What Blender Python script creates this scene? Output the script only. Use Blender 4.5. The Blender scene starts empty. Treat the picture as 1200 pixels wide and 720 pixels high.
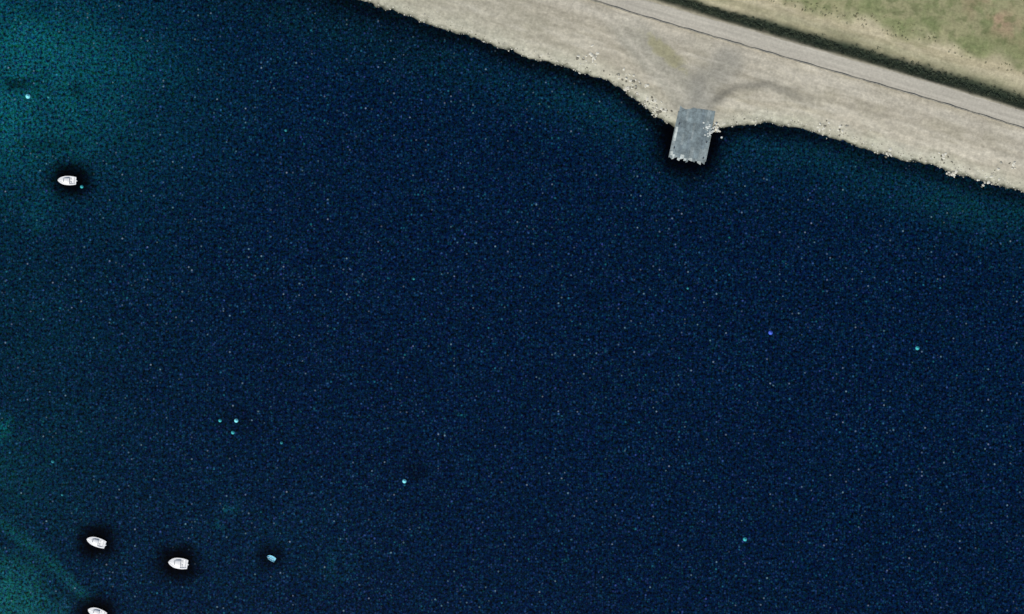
import bpy, bmesh, math, random
import numpy as np
random.seed(7); rng=np.random.default_rng(7)
S=0.3
def P(px,py): return ((px-600)*S,(360-py)*S)
sc=bpy.context.scene
sc.view_settings.view_transform='Standard'
try: sc.view_settings.look='None'
except Exception: pass
sc.view_settings.exposure=0
KL=0.95
def lin(c,k=1.0):
    c=np.asarray(c,float)/255.
    return np.where(c<=0.04045,c/12.92,((c+0.055)/1.055)**2.4)/k

# ---------- numpy value noise
def vnoise(x,y,size,seed):
    x=x/size+1000.; y=y/size+1000.
    xi=np.floor(x).astype(np.int64); yi=np.floor(y).astype(np.int64)
    fx=x-xi; fy=y-yi
    fx=fx*fx*(3-2*fx); fy=fy*fy*(3-2*fy)
    def h(a,b):
        n=(a*374761393+b*668265263+seed*1442695041)&0xffffffff
        n=((n^(n>>13))*1274126177)&0xffffffff
        n=n^(n>>16)
        return (n&0xffff)/65535.
    return (h(xi,yi)*(1-fx)+h(xi+1,yi)*fx)*(1-fy)+(h(xi,yi+1)*(1-fx)+h(xi+1,yi+1)*fx)*fy
def fbm(x,y,size,seed,o=3,g=0.5):
    t=0;a=1;s=0
    c,s_=math.cos(.6),math.sin(.6)
    for i in range(o):
        t=t+a*vnoise(x,y,size/2**i,seed+i*17); s+=a; a*=g
        x,y=x*c-y*s_,x*s_+y*c
    return t/s
def sm(a,b,x):
    t=np.clip((x-a)/(b-a),0,1); return t*t*(3-2*t)

# ---------- layout curves, plan units = photo pixels at 0.3 m
shore=np.array([(-12000,-2600),(-2000,-700),(0,-115),(200,-72),(330,-30),(400,-6),(440,7),(470,18),(510,31),(550,41),(580,54),(610,65),(650,75),(690,87),
 (715,97),(735,108),(755,124),(772,138),(785,146),(800,150),(835,153),(850,149),(870,146),(890,145),(930,149),(970,158),(1000,169),(1040,182),
 (1080,191),(1110,202),(1150,212),(1200,225),(1400,285),(3000,700),(12000,3000)],float)
roadl=np.array([(-12000,-3500),(0,-240),(500,-64),(600,-30),(680,-3),(745,18),(820,40),(900,63),(1000,92),(1100,121),(1200,152),(1500,245),(3000,600),(12000,2800)],float)
def shore_d(x,y):   # metres, + = land
    px=x/S+600; py=360-y/S
    ys=np.interp(px,shore[:,0],shore[:,1])
    sl=(np.interp(px+15,shore[:,0],shore[:,1])-np.interp(px-15,shore[:,0],shore[:,1]))/30
    d=(ys-py)/np.sqrt(1+sl*sl)*S
    d=d+(fbm(x,y,6,3,3)-.5)*2.4+(vnoise(x,y,1.2,9)-.5)*0.8
    return d
def road_u(x,y):    # photo px, - = inland of wall
    px=x/S+600; py=360-y/S
    return (py-np.interp(px,roadl[:,0],roadl[:,1]))*0.96
def terr_z(x,y,d,u):
    up=1.9*(1-np.exp(-np.maximum(d,0)/7.0))
    z=np.where(d>0,up,-6*(1-np.exp(np.minimum(d,0)/16)))
    n=(fbm(x,y,3,21,3)-.5)*0.16+(fbm(x,y,20,31,2)-.5)*0.5
    flat=sm(8,2,u)*sm(-24,-19,u)
    z=np.where(u<-19,1.9+ -0.9*np.exp(-((u+30)/7)**2)+sm(-45,-90,u)*0.8,z)
    z=z+n*sm(0,3,np.abs(d))
    z=z*(1-flat)+1.9*flat
    return z
def axis(a,b,step,far,growth=1.12):
    c=list(np.arange(a,b+step/2,step)); s=step; v=c[-1]
    while v<far: s*=growth; v+=s; c.append(v)
    s=step; v=c[0]; pre=[]
    while v>-far: s*=growth; v-=s; pre.append(v)
    return np.array(pre[::-1]+c)
def grid_obj(name,xs,ys,zf):
    X,Y=np.meshgrid(xs,ys); x=X.ravel(); y=Y.ravel(); z=zf(x,y)
    nx,ny=len(xs),len(ys)
    me=bpy.data.meshes.new(name)
    me.vertices.add(nx*ny); me.vertices.foreach_set('co',np.stack([x,y,z],1).ravel())
    i=np.arange(nx*ny).reshape(ny,nx)
    q=np.stack([i[:-1,:-1],i[:-1,1:],i[1:,1:],i[1:,:-1]],-1).reshape(-1,4)
    me.loops.add(q.size); me.loops.foreach_set('vertex_index',q.ravel())
    me.polygons.add(len(q)); me.polygons.foreach_set('loop_start',np.arange(0,q.size,4))
    me.polygons.foreach_set('use_smooth',np.ones(len(q),bool))
    me.update(calc_edges=True); me.validate()
    ob=bpy.data.objects.new(name,me); sc.collection.objects.link(ob)
    return ob,x,y,z
def set_col(ob,nm,rgb,a=None):
    n=len(rgb); c=np.ones((n,4)); c[:,:3]=rgb
    at=ob.data.color_attributes.new(nm,'FLOAT_COLOR','POINT'); at.data.foreach_set('color',c.ravel())
def set_f(ob,nm,v):
    at=ob.data.attributes.new(nm,'FLOAT','POINT'); at.data.foreach_set('value',np.asarray(v,float))

# ---------- node helpers
class M:
    def __init__(s,name):
        s.m=bpy.data.materials.new(name); s.m.use_nodes=True; s.t=s.m.node_tree; s.n=s.t.nodes; s.l=s.t.links
        s.b=s.n['Principled BSDF']; s.tc=s.n.new('ShaderNodeTexCoord')
    def set(s,k,v):
        if isinstance(v,bpy.types.NodeSocket): s.l.new(v,s.b.inputs[k])
        else: s.b.inputs[k].default_value=v
    def noise(s,scale,detail=2,rough=.5,vec=None,out='Fac'):
        t=s.n.new('ShaderNodeTexNoise'); t.inputs['Scale'].default_value=scale; t.inputs['Detail'].default_value=detail; t.inputs['Roughness'].default_value=rough
        s.l.new(vec if vec else s.tc.outputs['Object'],t.inputs['Vector']); return t.outputs[out]
    def mr(s,v,a,b,c,d):
        t=s.n.new('ShaderNodeMapRange'); s.l.new(v,t.inputs['Value'])
        for k,x in zip(('From Min','From Max','To Min','To Max'),(a,b,c,d)): t.inputs[k].default_value=x
        return t.outputs['Result']
    def math(s,op,a,b):
        t=s.n.new('ShaderNodeMath'); t.operation=op
        for i,v in enumerate((a,b)):
            if isinstance(v,bpy.types.NodeSocket): s.l.new(v,t.inputs[i])
            else: t.inputs[i].default_value=v
        return t.outputs[0]
    def vm(s,op,a,b,scale=None):
        t=s.n.new('ShaderNodeVectorMath'); t.operation=op
        for i,v in enumerate((a,b)):
            if v is None: continue
            if isinstance(v,bpy.types.NodeSocket): s.l.new(v,t.inputs[i])
            else: t.inputs[i].default_value=v
        if scale is not None:
            if isinstance(scale,bpy.types.NodeSocket): s.l.new(scale,t.inputs['Scale'])
            else: t.inputs['Scale'].default_value=scale
        return t.outputs['Vector']
    def attr(s,nm,out='Color'):
        t=s.n.new('ShaderNodeAttribute'); t.attribute_name=nm; return t.outputs[out]
    def bump(s,h,st=.5,dist=.1):
        t=s.n.new('ShaderNodeBump'); t.inputs['Strength'].default_value=st; t.inputs['Distance'].default_value=dist
        s.l.new(h,t.inputs['Height']); s.l.new(t.outputs[0],s.b.inputs['Normal'])
def simple(name,col,rough=.6,var=.15,scale=3,bump=0):
    m=M(name); n=m.noise(scale,4,.6); f=m.mr(n,.3,.7,1-var,1+var)
    m.set('Base Color',m.vm('SCALE',tuple(col),None,f)); m.set('Roughness',rough)
    if bump: m.bump(n,bump,.05)
    return m.m

# ---------- terrain
ys=axis(22,128,0.4,2500); 
xs=axis(-75,196,0.42,2500)
terr,x,y,z=grid_obj('ground',xs,ys,lambda x,y:terr_z(x,y,shore_d(x,y),road_u(x,y)))
d=shore_d(x,y); u=road_u(x,y); px=x/S+600; py=360-y/S
def mixc(c,t,new):
    t=np.clip(t,0,1)[:,None]; return c*(1-t)+lin(new)[None,:]*t
def G(cx,cy,rx,ry,ang=0):
    a=math.radians(ang); dx=px-cx; dy=py-cy
    e=dx*math.cos(a)+dy*math.sin(a); f=-dx*math.sin(a)+dy*math.cos(a)
    return np.exp(-((e/rx)**2+(f/ry)**2))
def segd(pts):
    best=np.full(len(px),1e9)
    for (a,b),(c,e) in zip(pts[:-1],pts[1:]):
        vx,vy=c-a,e-b; t=np.clip(((px-a)*vx+(py-b)*vy)/(vx*vx+vy*vy),0,1)
        best=np.minimum(best,np.hypot(px-a-t*vx,py-b-t*vy))
    return best
ca,sa=math.cos(-.287),math.sin(-.287)
ra=x*ca+y*sa; rb=-x*sa+y*ca
st=fbm(ra/8,rb,1.6,77,3); mott=fbm(x,y,9,55,4); fine=fbm(x,y,1.3,5,2)
c=np.repeat(lin((175,168,150))[None,:],len(x),0)
c=mixc(c,sm(.45,.7,mott)*.7,(164,158,138))
c=mixc(c,sm(.5,.72,st)*.65,(191,185,168))
c=mixc(c,sm(.5,.3,st)*.5,(152,146,128))
c=mixc(c,sm(8,1.5,d)*.55*(fbm(x,y,4,44,3)+.4),(182,184,165))
c=mixc(c,G(540,16,150,40,20)*.6,(163,160,143))
for off,wd,s_,col in [(4.6,.45,.35,(145,140,123)),(8.5,.6,.3,(190,186,170)),(11.5,.4,.3,(146,141,124)),(13.2,.4,.25,(146,141,124))]:
    c=mixc(c,np.exp(-((d+1.2*(fbm(x,y,18,61,2)-.5)-off)/wd)**2)*s_*sm(.35,.6,fbm(x,y,12,63,2)),col)
c=mixc(c,np.exp(-((u-12)/9)**2)*.6,(184,178,162))
c=mixc(c,np.exp(-((u-24)/1.8)**2)*.35,(150,144,128))
c=mixc(c,np.exp(-((u-33)/2.6)**2)*.5*sm(820,900,px),(144,138,122))
c=mixc(c,np.exp(-((u-42)/10)**2)*.4*sm(840,900,px),(192,186,168))
t1=segd([(722,12),(750,48),(790,92),(815,132)])
c=mixc(c,sm(26,12,t1+8*(mott-.5))*sm(10,50,py)*.65,(151,149,136))
t2=segd([(850,75),(830,100),(818,135)])
c=mixc(c,sm(28,8,t2+14*(mott-.5))*.65,(145,143,133))
t3=segd([(838,118),(862,102),(900,100),(940,116),(985,134)])
c=mixc(c,np.exp(-(t3/6)**2)*sm(1000,880,px)*.7*(mott+.4),(112,110,100))
c=mixc(c,G(818,95,12,24)*.5,(126,125,116))
tri=G(780,63,33,9,42)
c=mixc(c,sm(.25,.7,tri+.5*(fine-.5))*.65,(143,139,103))
c=mixc(c,np.exp(-(segd([(660,-5),(720,28),(765,80),(800,112)])/3)**2)*.4,(192,186,170))
c=mixc(c,sm(1.7,.5,d+1.5*(fine-.5))*.55,(130,130,112))
c=mixc(c,sm(.8,.1,d),(78,80,68))
c=mixc(c,sm(-.1,-1.5,d),(50,56,46))
inl=sm(-19,-22,u)
veg=fbm(x,y,7,91,4)
ci=np.repeat(lin((184,175,147))[None,:],len(x),0)
ci=mixc(ci,sm(.4,.62,st)*.6,(162,153,124))
edge=-60-10*(mott-.5)*3
gz=sm(6,-18,u-edge)
ci=mixc(ci,gz,(144,142,108))
ci=mixc(ci,gz*sm(.38,.62,veg)*.75,(120,128,88))
ci=mixc(ci,gz*G(1165,22,40,16,35)*1.1*sm(.3,.6,fbm(x,y,5,19,3)),(158,138,112))
ci=mixc(ci,gz*sm(.5,.75,fbm(x,y,2.4,14,3))*.5,(94,106,68))
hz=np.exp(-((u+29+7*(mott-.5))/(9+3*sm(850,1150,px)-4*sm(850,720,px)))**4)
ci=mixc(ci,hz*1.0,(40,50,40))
ci=mixc(ci,np.exp(-((u+44)/7)**2)*.6*(veg+.2),(122,126,94))
c=c*(1-inl[:,None])+ci*inl[:,None]
c=c*(0.84+.32*fine)[:,None]
set_col(terr,'gcol',c/KL)
m=M('gravel_shore_ground')
mp=m.n.new('ShaderNodeMapping'); mp.inputs['Rotation'].default_value=(0,0,.287); m.l.new(m.tc.outputs['Object'],mp.inputs['Vector'])
mp2=m.n.new('ShaderNodeMapping'); mp2.inputs['Scale'].default_value=(.3,1,1); m.l.new(mp.outputs[0],mp2.inputs['Vector'])
n1=m.noise(.8,4,.7,mp2.outputs[0]); n2=m.noise(1.1,3,.65)
f=m.math('MULTIPLY',m.mr(n1,.3,.7,.87,1.13),m.mr(n2,.3,.7,.84,1.16))
m.set('Base Color',m.vm('SCALE',m.attr('gcol'),None,f)); m.set('Roughness',.95); m.set('Specular IOR Level',.1)
m.bump(m.noise(2.2,4,.7),.5,.15)
terr.data.materials.append(m.m)

# ---------- water
xs=axis(-196,196,0.6,2500); ys=axis(-122,112,0.6,2500)
water,x,y,z=grid_obj('water',xs,ys,lambda x,y:0*x)
d=shore_d(x,y); px=x/S+600; py=360-y/S
big=fbm(x,y,45,301,4,.55); med=fbm(x,y,14,311,4,.6); sml=fbm(x,y,4,321,3,.6)
c=np.repeat(lin((1,20,45))[None,:],len(x),0)
c=c*(.88+.24*med)[:,None]
def add(t,new):
    global c
    c=mixc(c,t,new)
add(G(0,420,190,360)*.65*(.5+.8*med),(2,36,49))
add(G(-20,95,170,100)*1.15*(.3+1.2*med),(8,78,86))
add(G(10,55,110,26)*.6*(.3+med),(14,98,102))
add(G(150,160,200,110)*.3,(3,38,54))
bl=G(-20,700,100,66,25)
add(sm(.25,.8,bl+.4*(med-.5))*.85*(.5+.8*sml),(14,78,80))
add(np.exp(-(segd([(0,612),(50,650),(100,700)])/7)**2)*.35*(.3+sml*1.4),(14,82,84))
add(np.exp(-((np.hypot(px-0,(py-503)*1.1)+30*(sml-.5))/13)**2)*.7,(8,96,94))
add(np.exp(-(segd([(48,265),(58,225),(40,250)])/10)**2)*.3*sml*1.6,(5,68,78))
add(G(-10,560,80,90)*.45*med*1.6,(4,48,58))
add(sm(.45,.75,sml)*np.exp(-(segd([(250,560),(268,592),(262,612)])/9)**2)*.65,(8,80,94))
add(G(290,640,150,80)*.35*med*1.4,(3,34,50))
add(sm(.35,.7,sml)*G(395,662,20,20)*.35,(6,58,72))
sh=np.exp(-((np.minimum(d,0)+11)/9)**2)
add(sh*.4*(.3+1.2*med),(4,42,54))
add(np.exp(np.minimum(d,0)/22)*.25,(3,36,48))
add(G(1150,238,120,30,16)*.5*(.3+med),(7,54,62)); add(G(700,125,60,16,25)*.35,(5,50,62)); add(G(940,178,90,14,8)*.35,(6,48,58))
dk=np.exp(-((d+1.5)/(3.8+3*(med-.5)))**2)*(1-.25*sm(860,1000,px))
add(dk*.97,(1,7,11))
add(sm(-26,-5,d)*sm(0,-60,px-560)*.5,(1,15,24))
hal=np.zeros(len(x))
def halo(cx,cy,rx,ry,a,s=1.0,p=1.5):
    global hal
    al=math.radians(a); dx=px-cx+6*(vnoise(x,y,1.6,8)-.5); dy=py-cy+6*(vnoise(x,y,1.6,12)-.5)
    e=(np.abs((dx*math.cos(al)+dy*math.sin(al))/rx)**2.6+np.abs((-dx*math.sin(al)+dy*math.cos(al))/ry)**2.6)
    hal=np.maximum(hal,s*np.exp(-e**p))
halo(83,211,27,22,5); halo(113,635,26,22,5); halo(209,660,27,23,0); halo(113,719,26,22,0)  # dark image-sharpening rings around boats and jetty, painted into the water colour
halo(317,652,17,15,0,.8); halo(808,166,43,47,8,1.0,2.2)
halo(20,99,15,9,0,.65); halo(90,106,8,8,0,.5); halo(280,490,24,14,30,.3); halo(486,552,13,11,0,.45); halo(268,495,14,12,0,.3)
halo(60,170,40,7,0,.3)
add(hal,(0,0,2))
glint_mask=np.clip(1-np.maximum(hal*1.1,dk*.8),0,1)  # fades the painted glints inside the dark rings and shore band
set_col(water,'wcol',c); set_f(water,'glint_mask',glint_mask)
m=M('sea_water')
geo=m.tc.outputs['Object']
nA=m.noise(1.05,2,.85,None,'Color')
sub=m.vm('SUBTRACT',nA,(.5,.5,.5)); amp=m.vm('MULTIPLY',sub,(2.5,2.5,3.5))
lum=m.math('SUBTRACT',m.noise(1.0,2,.85,m.vm('ADD',geo,(71.,-33.,9.))),.5)
amp=m.vm('ADD',amp,m.vm('SCALE',(1.,1.,1.),None,m.math('MULTIPLY',lum,7.5)))
a1=m.vm('MAXIMUM',m.vm('ADD',amp,(.95,.95,.95)),(.05,.1,.12))
base=m.vm('MULTIPLY',m.attr('wcol'),a1)
def glint_dots(scale,off,amp_,pw,r,t0=(.03,.55,.58),t1=(.16,.20,.95)):  # water glints painted as bright Voronoi dots, added to the base colour
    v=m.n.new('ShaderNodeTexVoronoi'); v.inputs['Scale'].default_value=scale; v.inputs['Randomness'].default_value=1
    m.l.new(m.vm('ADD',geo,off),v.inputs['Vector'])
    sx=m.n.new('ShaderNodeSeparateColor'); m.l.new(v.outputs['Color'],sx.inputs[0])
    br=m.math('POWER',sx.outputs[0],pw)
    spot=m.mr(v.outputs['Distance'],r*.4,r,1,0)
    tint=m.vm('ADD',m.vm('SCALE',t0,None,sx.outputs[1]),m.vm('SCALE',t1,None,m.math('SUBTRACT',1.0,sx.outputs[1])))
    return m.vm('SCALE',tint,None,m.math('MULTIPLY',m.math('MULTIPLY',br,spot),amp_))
g=m.vm('ADD',glint_dots(1.4,(3.,5.,0.),.10,4,.6),glint_dots(.85,(13.,25.,0.),.24,18,.40))
g=m.vm('ADD',g,glint_dots(1.0,(43.,-25.,0.),.05,3,.5))
g=m.vm('ADD',g,glint_dots(.9,(-63.,15.,0.),.30,45,.36,(.4,.8,.9),(.6,.7,.9)))
sp=m.vm('SCALE',g,None,m.attr('glint_mask','Fac'))
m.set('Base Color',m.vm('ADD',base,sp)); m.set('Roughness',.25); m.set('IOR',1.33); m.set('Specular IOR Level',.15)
m.bump(m.noise(.8,4,.65),.3,.25)
water.data.materials.append(m.m)

# ---------- ribbon helper along the road line
def ribbon(name,u0,u1,z,mat,h=0,parent=None):
    pxs=np.concatenate([np.arange(-3000,560,60),np.arange(560,1300,6),np.arange(1300,4500,60)])
    bm=bmesh.new(); rows=[]
    for p in pxs:
        ly=float(np.interp(p,roadl[:,0],roadl[:,1])); w=0.25*math.sin(p*.31)*(1 if h else 1.6)
        r=[]
        prof=[(u0+w,z),(u1+w*.3,z)] if not h else [(u0+w,z-.3),(u0+w,z+h),(u1+w,z+h),(u1+w,z-.3)]
        for uu,zz in prof:
            X,Y=P(p,ly+uu/.96); 
            if h and zz>z: zz+=.1*math.sin(p*.9)+random.uniform(-.06,.06)
            r.append(bm.verts.new((X,Y,zz)))
        rows.append(r)
    for a,b in zip(rows[:-1],rows[1:]):
        for k in range(len(a)-1): bm.faces.new((a[k],a[k+1],b[k+1],b[k]))
    bmesh.ops.recalc_face_normals(bm,faces=bm.faces)
    me=bpy.data.meshes.new(name); bm.to_mesh(me); bm.free(); me.materials.append(mat)
    ob=bpy.data.objects.new(name,me); sc.collection.objects.link(ob); return ob
m=M('worn_asphalt')
mp=m.n.new('ShaderNodeMapping'); mp.inputs['Rotation'].default_value=(0,0,.287); m.l.new(m.tc.outputs['Object'],mp.inputs['Vector'])
mp2=m.n.new('ShaderNodeMapping'); mp2.inputs['Scale'].default_value=(.05,1.0,1); m.l.new(mp.outputs[0],mp2.inputs['Vector'])
f=m.math('MULTIPLY',m.mr(m.noise(.9,3,.6,mp2.outputs[0]),.3,.7,.88,1.12),m.mr(m.noise(1.2,3,.7),.3,.7,.88,1.12))
m.set('Base Color',m.vm('SCALE',tuple(lin((178,173,159),KL)),None,f)); m.set('Roughness',.95); m.set('Specular IOR Level',.1)
road=ribbon('road',-19,-1.6,1.915,m.m)
wall=ribbon('low_stone_wall',-.6,.8,1.9,simple('wall_stone',lin((150,145,130)),.9,.35,1.2,.6),h=.36)

def tomesh(bm,name,mats,parent=None,smooth=False):
    me=bpy.data.meshes.new(name); bm.to_mesh(me); bm.free()
    for mm in (mats if isinstance(mats,list) else [mats]): me.materials.append(mm)
    if smooth:
        for p in me.polygons: p.use_smooth=True
    ob=bpy.data.objects.new(name,me); sc.collection.objects.link(ob)
    if parent: ob.parent=parent
    return ob

# ---------- hedge: mass of leaf clumps
def leafmass(name,cents,n_per,size,mats):
    V=[];F=[];MI=[]
    for (cx,cy,cz,r) in cents:
        tone=random.random()
        for k in range(n_per):
            v=rng.normal(size=3); v/=np.linalg.norm(v); v*=r*(.55+.5*random.random()); v[2]=abs(v[2])*.8
            p=np.array([cx,cy,cz])+v
            a=rng.normal(size=3); a/=np.linalg.norm(a); b=np.cross(a,rng.normal(size=3)); b/=np.linalg.norm(b)
            s=size*(.6+.8*random.random()); i=len(V)
            V+= [p+a*s,p+b*s*.6,p-a*s,p-b*s*.6]; F.append((i,i+1,i+2,i+3)); MI.append(0 if random.random()<tone else 1)
    me=bpy.data.meshes.new(name); me.from_pydata([tuple(v) for v in V],[],F)
    for mm in mats: me.materials.append(mm)
    me.polygons.foreach_set('material_index',MI); me.update()
    ob=bpy.data.objects.new(name,me); sc.collection.objects.link(ob); return ob
gd=simple('leaf_dark',(.026,.042,.026),.8,.3,1); gl=simple('leaf_olive',(.058,.078,.044),.8,.3,1)
cents=[]
for p in np.arange(700,1290,1.4):
    ly=float(np.interp(p,roadl[:,0],roadl[:,1]))
    w=8.5*min(1,max(.3,(p-720)/260))
    for k in range(2):
        if random.random()<.15: continue
        uu=-29+random.gauss(0,.55)*w; X,Y=P(p+random.uniform(-1,1),ly+uu/.96)
        cents.append((X,Y,1.1+random.uniform(0,.4),random.uniform(.4,.9)))
hedge=leafmass('hedgerow',cents,44,.16,[gd,gl])
cents=[]
for k in range(900):
    p=random.uniform(900,1300); ly=float(np.interp(p,roadl[:,0],roadl[:,1])); uu=random.uniform(-160,-58)
    X,Y=P(p,ly+uu/.96)
    cents.append((X,Y,2.3,random.uniform(.2,.45)))
leafmass('grass_tufts',cents,16,.12,[simple('tuft_green',(.14,.165,.08),.9,.3,1),simple('tuft_straw',(.25,.22,.13),.9,.3,1)])

# ---------- shoreline rocks
def rocks(name,items,mats):
    bm=bmesh.new()
    base=bmesh.new(); bmesh.ops.create_icosphere(base,subdivisions=1,radius=1); bv=[v.co.copy() for v in base.verts]; bf=[[v.index for v in f.verts] for f in base.faces]; base.free()
    for (X,Y,Z,r,mi) in items:
        sx,sy,sz=r*random.uniform(.7,1.4),r*random.uniform(.6,1.1),r*random.uniform(.4,.7); a=random.uniform(0,6.3); vs=[]
        for v in bv:
            k=random.uniform(.75,1.15); xx=v.x*sx*k; yy=v.y*sy*k
            vs.append(bm.verts.new((X+xx*math.cos(a)-yy*math.sin(a),Y+xx*math.sin(a)+yy*math.cos(a),Z+v.z*sz*k)))
        for f in bf:
            fc=bm.faces.new([vs[i] for i in f]); fc.material_index=mi
    return tomesh(bm,name,mats)
def gz_(X,Y):
    X=np.array([X]);Y=np.array([Y]); dd=shore_d(X,Y); return float(terr_z(X,Y,dd,road_u(X,Y))[0]),float(dd[0])
items=[]
def sp_px(px_): return float(np.interp(px_,shore[:,0],shore[:,1]))
for k in range(1100):
    p=random.uniform(380,1260); 
    if 786<p<836: continue
    X,Y=P(p,sp_px(p)-abs(random.gauss(0,7))+2); zz,dd=gz_(X,Y)
    if dd<-.3: continue
    items.append((X,Y,zz-.03,random.choice([.15,.2,.25,.33]),random.choice([0,0,1,1,2])))
for cx,cy,n,s in [(690,68,26,8),(742,103,26,10),(730,90,10,7),(772,130,24,6),(762,118,14,6),(838,151,24,4),(834,144,10,5),(1040,180,12,4),(1106,184,14,6),(1118,204,16,6),(1160,214,14,7),(968,150,10,6),(1180,196,8,8),(985,152,10,7)]:
    for k in range(n):
        p=cx+random.gauss(0,s); q=cy+random.gauss(0,s*.6)
        X,Y=P(p,q); zz,dd=gz_(X,Y)
        if dd<-1.2: continue
        items.append((X,Y,max(zz,-.1),random.uniform(.35,.75),random.choice([0,0,0,1,2])))
rocks('shoreline_rocks',items,[simple('rock_pale',lin((208,205,190)),.9,.2,2),simple('rock_grey',lin((158,155,141)),.9,.2,2),simple('rock_dark',lin((112,109,96)),.9,.2,2)])

# ---------- jetty
jet=bpy.data.objects.new('stone_jetty',None); sc.collection.objects.link(jet)
A=np.array(P(797,124)); B=np.array(P(838,131)); C=np.array(P(825,193)); D=np.array(P(784,186))
def jp(s,t):
    return (A*(1-s)+B*s)*(1-t)+(D*(1-s)+C*s)*t
def prism(bm,q,z0,z1,mi=0):
    lo=[bm.verts.new((p[0],p[1],z0)) for p in q]; hi=[bm.verts.new((p[0],p[1],z)) for p,z in zip(q,(z1 if hasattr(z1,'__len__') else [z1]*4))]
    fs=[bm.faces.new(hi)]
    for i in range(4): fs.append(bm.faces.new((lo[i],lo[(i+1)%4],hi[(i+1)%4],hi[i])))
    for f in fs: f.material_index=mi
def conc(name,colr):
    m=M(name); a=m.mr(m.noise(.3,5,.7),.3,.7,.62,1.34); b=m.mr(m.noise(1.1,3,.7),.3,.7,.74,1.26)
    m.set('Base Color',m.vm('SCALE',tuple(colr),None,m.math('MULTIPLY',a,b))); m.set('Roughness',.85); m.set('Specular IOR Level',.2); m.bump(m.noise(3,4,.6),.4,.05); return m.m
cm=[conc('concrete_a',lin((123,136,138))),conc('concrete_b',lin((117,130,134))),conc('concrete_c',lin((136,147,147))),conc('concrete_pale',lin((188,196,191)))]
bm=bmesh.new(); prism(bm,[jp(.02,0),jp(.98,0),jp(.98,.93),jp(.02,.93)],-2.5,1.2); tomesh(bm,'core',cm[1],jet)
bm=bmesh.new()
cuts=[0,.07,.13,.22,.29,.40,.47,.53,.64,.72,.79,.90,1.0]
ends=[.99,1.0,.965,1.01,.975,1.0,1.02,.98,.99,.97,1.01,.99]
for i in range(12):
    end=ends[i]; t=0; a_,b_=cuts[i]+.0007,cuts[i+1]-.0007
    while t<end-.02:
        t2=min(end,t+random.uniform(.16,.4))
        if end-t2<.08: t2=end-.05 if t<end-.12 else end
        zt=1.25+random.uniform(0,.02); g=.0012
        mi=random.choice([0,0,0,1,2])
        if t2>=end-.001: mi=3 if random.random()<.7 else 2
        if i==0 and t>.25: mi=random.choice([2,3])
        sk=random.uniform(-.018,.018) if t2>=end-.001 else 0
        prism(bm,[jp(a_,t+g),jp(b_,t+g),jp(b_,t2-g+sk),jp(a_,t2-g-sk)],.9,zt,mi)
        t=t2
bmesh.ops.recalc_face_normals(bm,faces=bm.faces); tomesh(bm,'deck_slabs',cm,jet)
bm=bmesh.new()
for s0,s1,t0,t1_ in [(-.025,-.002,.12,.98),(1.002,1.025,.45,.95)]:
    n=7
    for k in range(n):
        a=t0+(t1_-t0)*k/n; b=t0+(t1_-t0)*(k+1)/n-.003
        prism(bm,[jp(s0,a),jp(s1,a),jp(s1,b),jp(s0,b)],-1.5,1.36+random.uniform(-.03,.03),0)
bmesh.ops.recalc_face_normals(bm,faces=bm.faces); tomesh(bm,'edge_kerbs',cm[2],jet)
bm=bmesh.new()
for s,t in [(.07,.35),(.07,.8),(.93,.6),(.93,.9)]:
    p=jp(s,t)
    for r1,r2,z0,h in [(.16,.14,1.25,.45),(.24,.24,1.7,.12)]:
        g=bmesh.ops.create_cone(bm,cap_ends=True,segments=12,radius1=r1,radius2=r2,depth=h)
        bmesh.ops.translate(bm,verts=g['verts'],vec=(p[0],p[1],z0+h/2))
tomesh(bm,'mooring_bollards',simple('iron',(.05,.05,.055),.6),jet)
items=[]
for k in range(40):
    X,Y=P(random.gauss(831,5),random.gauss(152,5)); items.append((X,Y,1.35,random.uniform(.15,.45),0))
r=rocks('rubble',items,simple('rubble_pale',lin((204,208,202)),.9,.2,2)); r.parent=jet
# ---------- boats
white=simple('gelcoat_white',(.88,.88,.87),.3,.03,1); glass=simple('tinted_glass',(.2,.23,.26),.1,.1,2)
seat=simple('seat_vinyl',(.7,.7,.71),.6,.1,5); blue=simple('hull_cyan',lin((130,205,225)),.5,.1,3); wood=simple('thwart_wood',lin((120,190,210)),.7,.2,4)
def loft(bm,secs,mi=0,cap=True):
    rows=[[bm.verts.new(p) for p in s] for s in secs]
    for a,b in zip(rows[:-1],rows[1:]):
        for k in range(len(a)-1):
            f=bm.faces.new((a[k],a[k+1],b[k+1],b[k])); f.material_index=mi
    return rows
def boxm(bm,x0,x1,y0,y1,z0,z1,tx=0,ty=0):
    v=[bm.verts.new(p) for p in [(x0,y0,z0),(x1,y0,z0),(x1,y1,z0),(x0,y1,z0),(x0+tx,y0+ty,z1),(x1-tx,y0+ty,z1),(x1-tx,y1-ty,z1),(x0+tx,y1-ty,z1)]]
    for q in [(3,2,1,0),(4,5,6,7),(0,1,5,4),(1,2,6,5),(2,3,7,6),(3,0,4,7)]: bm.faces.new([v[i] for i in q])
def bw(t,W):
    return W/2*(.8+.2*math.sin(min(1,t/.35)*math.pi/2) if t<.35 else max(.0,1-((t-.35)/.65)**3.0)**.85)
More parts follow.
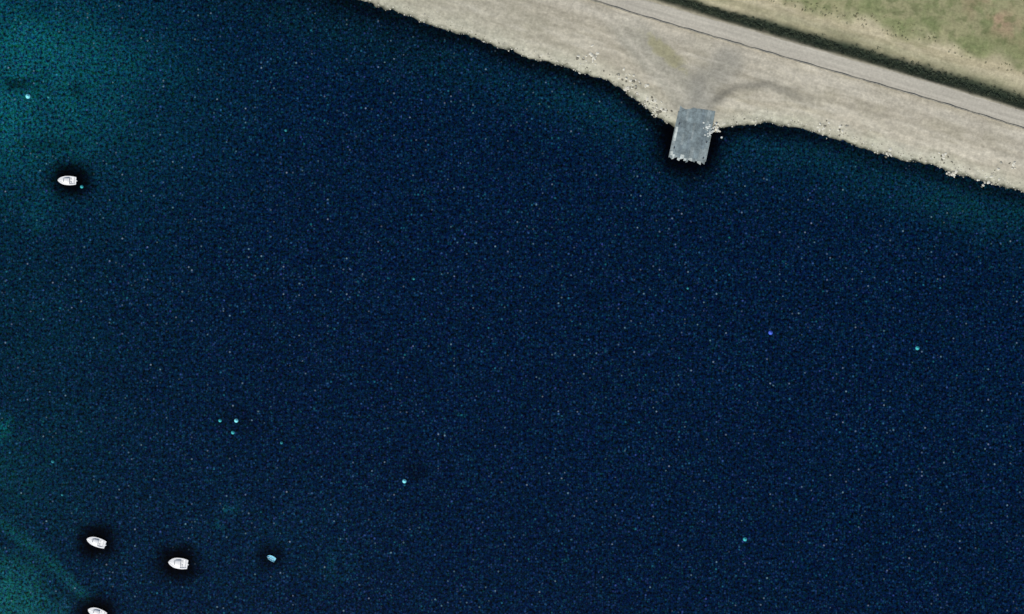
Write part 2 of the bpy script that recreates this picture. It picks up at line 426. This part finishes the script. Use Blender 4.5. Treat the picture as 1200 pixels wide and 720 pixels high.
def boat(cx,cy,L,W,ang,cabin=True,name='motorboat'):
    e=bpy.data.objects.new(name,None); sc.collection.objects.link(e)
    N=26; ck0,ck1=.06,.36
    secs=[]
    for i in range(N+1):
        t=i/N; xx=(t-.5)*L; h=max(bw(t,W),.015); sheer=.75+.35*t*t; keel=-.35+.5*max(0,(t-.7)/.3)**2
        secs.append([(xx,-h,sheer),(xx,-h*.93,.25),(xx,-h*.6,-.1),(xx,0,keel),(xx,h*.6,-.1),(xx,h*.93,.25),(xx,h,sheer)])
    bm=bmesh.new(); rows=loft(bm,secs); bm.faces.new(rows[0]); tomesh(bm,'hull',white,e,True)
    bm=bmesh.new(); gun=.2
    rws=[]
    for i in range(N+1):
        t=i/N; xx=(t-.5)*L; h=max(bw(t,W),.015); sheer=.755+.35*t*t; inn=max(h-gun*2,.003); zf=.5 if ck0<t<ck1 else sheer+.08*(1-abs(2*t-1.3))
        rws.append([(xx,-h-.02,sheer),(xx,-inn,sheer+.03),(xx,-inn*.97,zf),(xx,0,zf+ (0 if ck0<t<ck1 else .06)),(xx,inn*.97,zf),(xx,inn,sheer+.03),(xx,h+.02,sheer)])
    loft(bm,rws); tomesh(bm,'deck',white,e)
    bm=bmesh.new()
    cs=[]
    for t,ww,hh in [(.37,.64,.45),(.42,.68,.55),(.62,.62,.5),(.72,.48,.3),(.78,.3,.05)]:
        xx=(t-.5)*L; h=bw(t,W)*ww*1.1; z0=.75+.35*t*t
        cs.append([(xx,-h,z0),(xx,-h*.85,z0+hh*.7),(xx,-h*.5,z0+hh),(xx,0,z0+hh+.05),(xx,h*.5,z0+hh),(xx,h*.85,z0+hh*.7),(xx,h,z0)])
    rr=loft(bm,cs); bm.faces.new(rr[0]); tomesh(bm,'cabin',white,e,True)
    bm=bmesh.new()
    cs=[]
    for t,ww,hh in [(.65,.52,.46),(.68,.46,.40)]:
        xx=(t-.5)*L; h=bw(t,W)*ww*1.02; z0=.80+.35*t*t
        cs.append([(xx,-h*.8,z0+hh*.72),(xx,-h*.45,z0+hh+.02),(xx,0,z0+hh+.07),(xx,h*.45,z0+hh+.02),(xx,h*.8,z0+hh*.72)])
    loft(bm,cs); tomesh(bm,'windscreen',glass,e)
    bm=bmesh.new(); boxm(bm,-.41*L,-.35*L,-W*.3,W*.3,.5,.74,.03,.03); boxm(bm,-.24*L,-.18*L,-W*.3,-W*.1,.5,.8,.03,.03); boxm(bm,-.24*L,-.18*L,W*.1,W*.3,.5,.8,.03,.03); tomesh(bm,'seats',seat,e)
    bm=bmesh.new(); boxm(bm,-.57*L,-.5*L,-.2,.2,.65,1.2,.06,.06); boxm(bm,-.55*L,-.515*L,-.07,.07,-.5,.65); tomesh(bm,'outboard_motor',white,e)
    cu=bpy.data.curves.new('bow_rail','CURVE'); cu.dimensions='3D'; cu.bevel_depth=.025; s=cu.splines.new('POLY'); pts=[]
    for t in [.6,.7,.8,.9,.97]: pts.append(((t-.5)*L,-bw(t,W)*.93,1.3+.2*t))
    pts=pts+[(p[0],-p[1],p[2]) for p in pts[::-1]]
    s.points.add(len(pts)-1)
    for q,p in zip(s.points,pts): q.co=(*p,1)
    o=bpy.data.objects.new('bow_rail',cu); sc.collection.objects.link(o); o.parent=e; cu.materials.append(white)
    X,Y=P(cx,cy); e.location=(X,Y,0); e.rotation_euler=(math.radians(1.5),0,math.radians(ang)); return e
boat(79,212,6.4,3.2,178); boat(113,635,6.8,3.2,161); boat(209,660,6.8,3.8,172); boat(114,718,6.6,3.3,158)
def dinghy(cx,cy,L,W,ang):
    e=bpy.data.objects.new('rowing_dinghy',None); sc.collection.objects.link(e); N=14
    o=[];i_=[]
    for i in range(N+1):
        t=i/N; xx=(t-.5)*L; h=max(bw(t,W),.01); sh=.45+.2*t*t
        o.append([(xx,-h,sh),(xx,-h*.8,.05),(xx,0,-.15+.3*t**6),(xx,h*.8,.05),(xx,h,sh)])
        n=max(h-.1,.004); i_.append([(xx,-h,sh),(xx,-n,sh+.01),(xx,-n*.8,.12),(xx,0,.08),(xx,n*.8,.12),(xx,n,sh+.01),(xx,h,sh)])
    bm=bmesh.new(); r=loft(bm,o); bm.faces.new(r[0]); r=loft(bm,i_); tomesh(bm,'hull',blue,e,False)
    bm=bmesh.new()
    for a in (-.3,0,.22): boxm(bm,a*L,a*L+.25,-W*.4,W*.4,.32,.37)
    tomesh(bm,'thwarts',wood,e)
    bm=bmesh.new()
    boxm(bm,-.25*L,.3*L,.25,.31,.42,.47); boxm(bm,.3*L,.42*L,.2,.36,.43,.46); tomesh(bm,'oars',white,e)
    X,Y=P(cx,cy); e.location=(X,Y,0); e.rotation_euler=(0,0,math.radians(ang))
dinghy(318,654,3.2,1.8,150)
# ---------- buoys
def buoy(px_,py_,r,mat):
    bm=bmesh.new(); prof=[(0,-.6),(.55,-.5),(.9,-.15),(1,.1),(.93,.4),(.65,.72),(.28,.88),(.22,1.05),(.0,1.08)]
    n=18; rows=[[bm.verts.new((a*r*math.cos(k*2*math.pi/n),a*r*math.sin(k*2*math.pi/n),z*r)) for k in range(n)] for a,z in prof]
    for a,b in zip(rows[:-1],rows[1:]):
        for k in range(n): bm.faces.new((a[k],a[(k+1)%n],b[(k+1)%n],b[k]))
    bmesh.ops.remove_doubles(bm,verts=bm.verts,dist=1e-5)
    e=tomesh(bm,'mooring_buoy',mat,None,True)
    bpy.ops.mesh.primitive_torus_add(major_radius=.2*r,minor_radius=.05*r,location=(0,0,1.2*r),rotation=(math.pi/2,0,0),major_segments=16,minor_segments=6)
    t=bpy.context.object; t.name='lifting_ring'; t.data.materials.append(mat); t.parent=e
    X,Y=P(px_,py_); e.location=(X,Y,.05)
cy=simple('buoy_cyan',lin((130,230,240)),.4,.05,3); tq=simple('buoy_turquoise',lin((60,180,185)),.4,.05,3); bb=simple('buoy_blue',lin((70,105,220)),.4,.05,3); tl=simple('buoy_teal',lin((35,130,140)),.4,.05,3)
for a,b,r,mm in [(33,113,.9,cy),(277,493,.75,cy),(258,493,.6,tq),(273,507,.65,tq),(474,564,.75,cy),(330,519,.55,tl),(62,541,.6,tl),(1075,408,.75,tq),(873,632,.75,tq),(903,390,.8,bb),(335,153,.5,tl),(96,219,.6,tq),(57,114,.5,tl),(73,580,.45,tl),(806,338,.45,tl),(485,327,.45,tl)]:
    buoy(a,b,r,mm)

# ---------- light and camera
EL,AZ=48,205
w=bpy.data.worlds.new('World'); sc.world=w; w.use_nodes=True; nt=w.node_tree
sky=nt.nodes.new('ShaderNodeTexSky'); sky.sky_type='NISHITA'; sky.sun_disc=False
sky.sun_elevation=math.radians(EL); sky.sun_rotation=math.radians(AZ)
nt.links.new(sky.outputs[0],nt.nodes['Background'].inputs[0]); nt.nodes['Background'].inputs[1].default_value=.08
sd=bpy.data.lights.new('sun','SUN'); sd.energy=3.4; sd.angle=math.radians(.5); sd.color=(1,.96,.9)
so=bpy.data.objects.new('sun',sd); sc.collection.objects.link(so)
from mathutils import Vector
dirv=Vector((math.sin(math.radians(AZ))*math.cos(math.radians(EL)),math.cos(math.radians(AZ))*math.cos(math.radians(EL)),math.sin(math.radians(EL))))
so.rotation_euler=dirv.to_track_quat('Z','Y').to_euler()
cam=bpy.data.cameras.new('camera'); cam.lens=70; cam.sensor_width=36; cam.clip_end=8000; cam.clip_start=1
co=bpy.data.objects.new('camera',cam); sc.collection.objects.link(co); co.location=(0,0,700); sc.camera=co
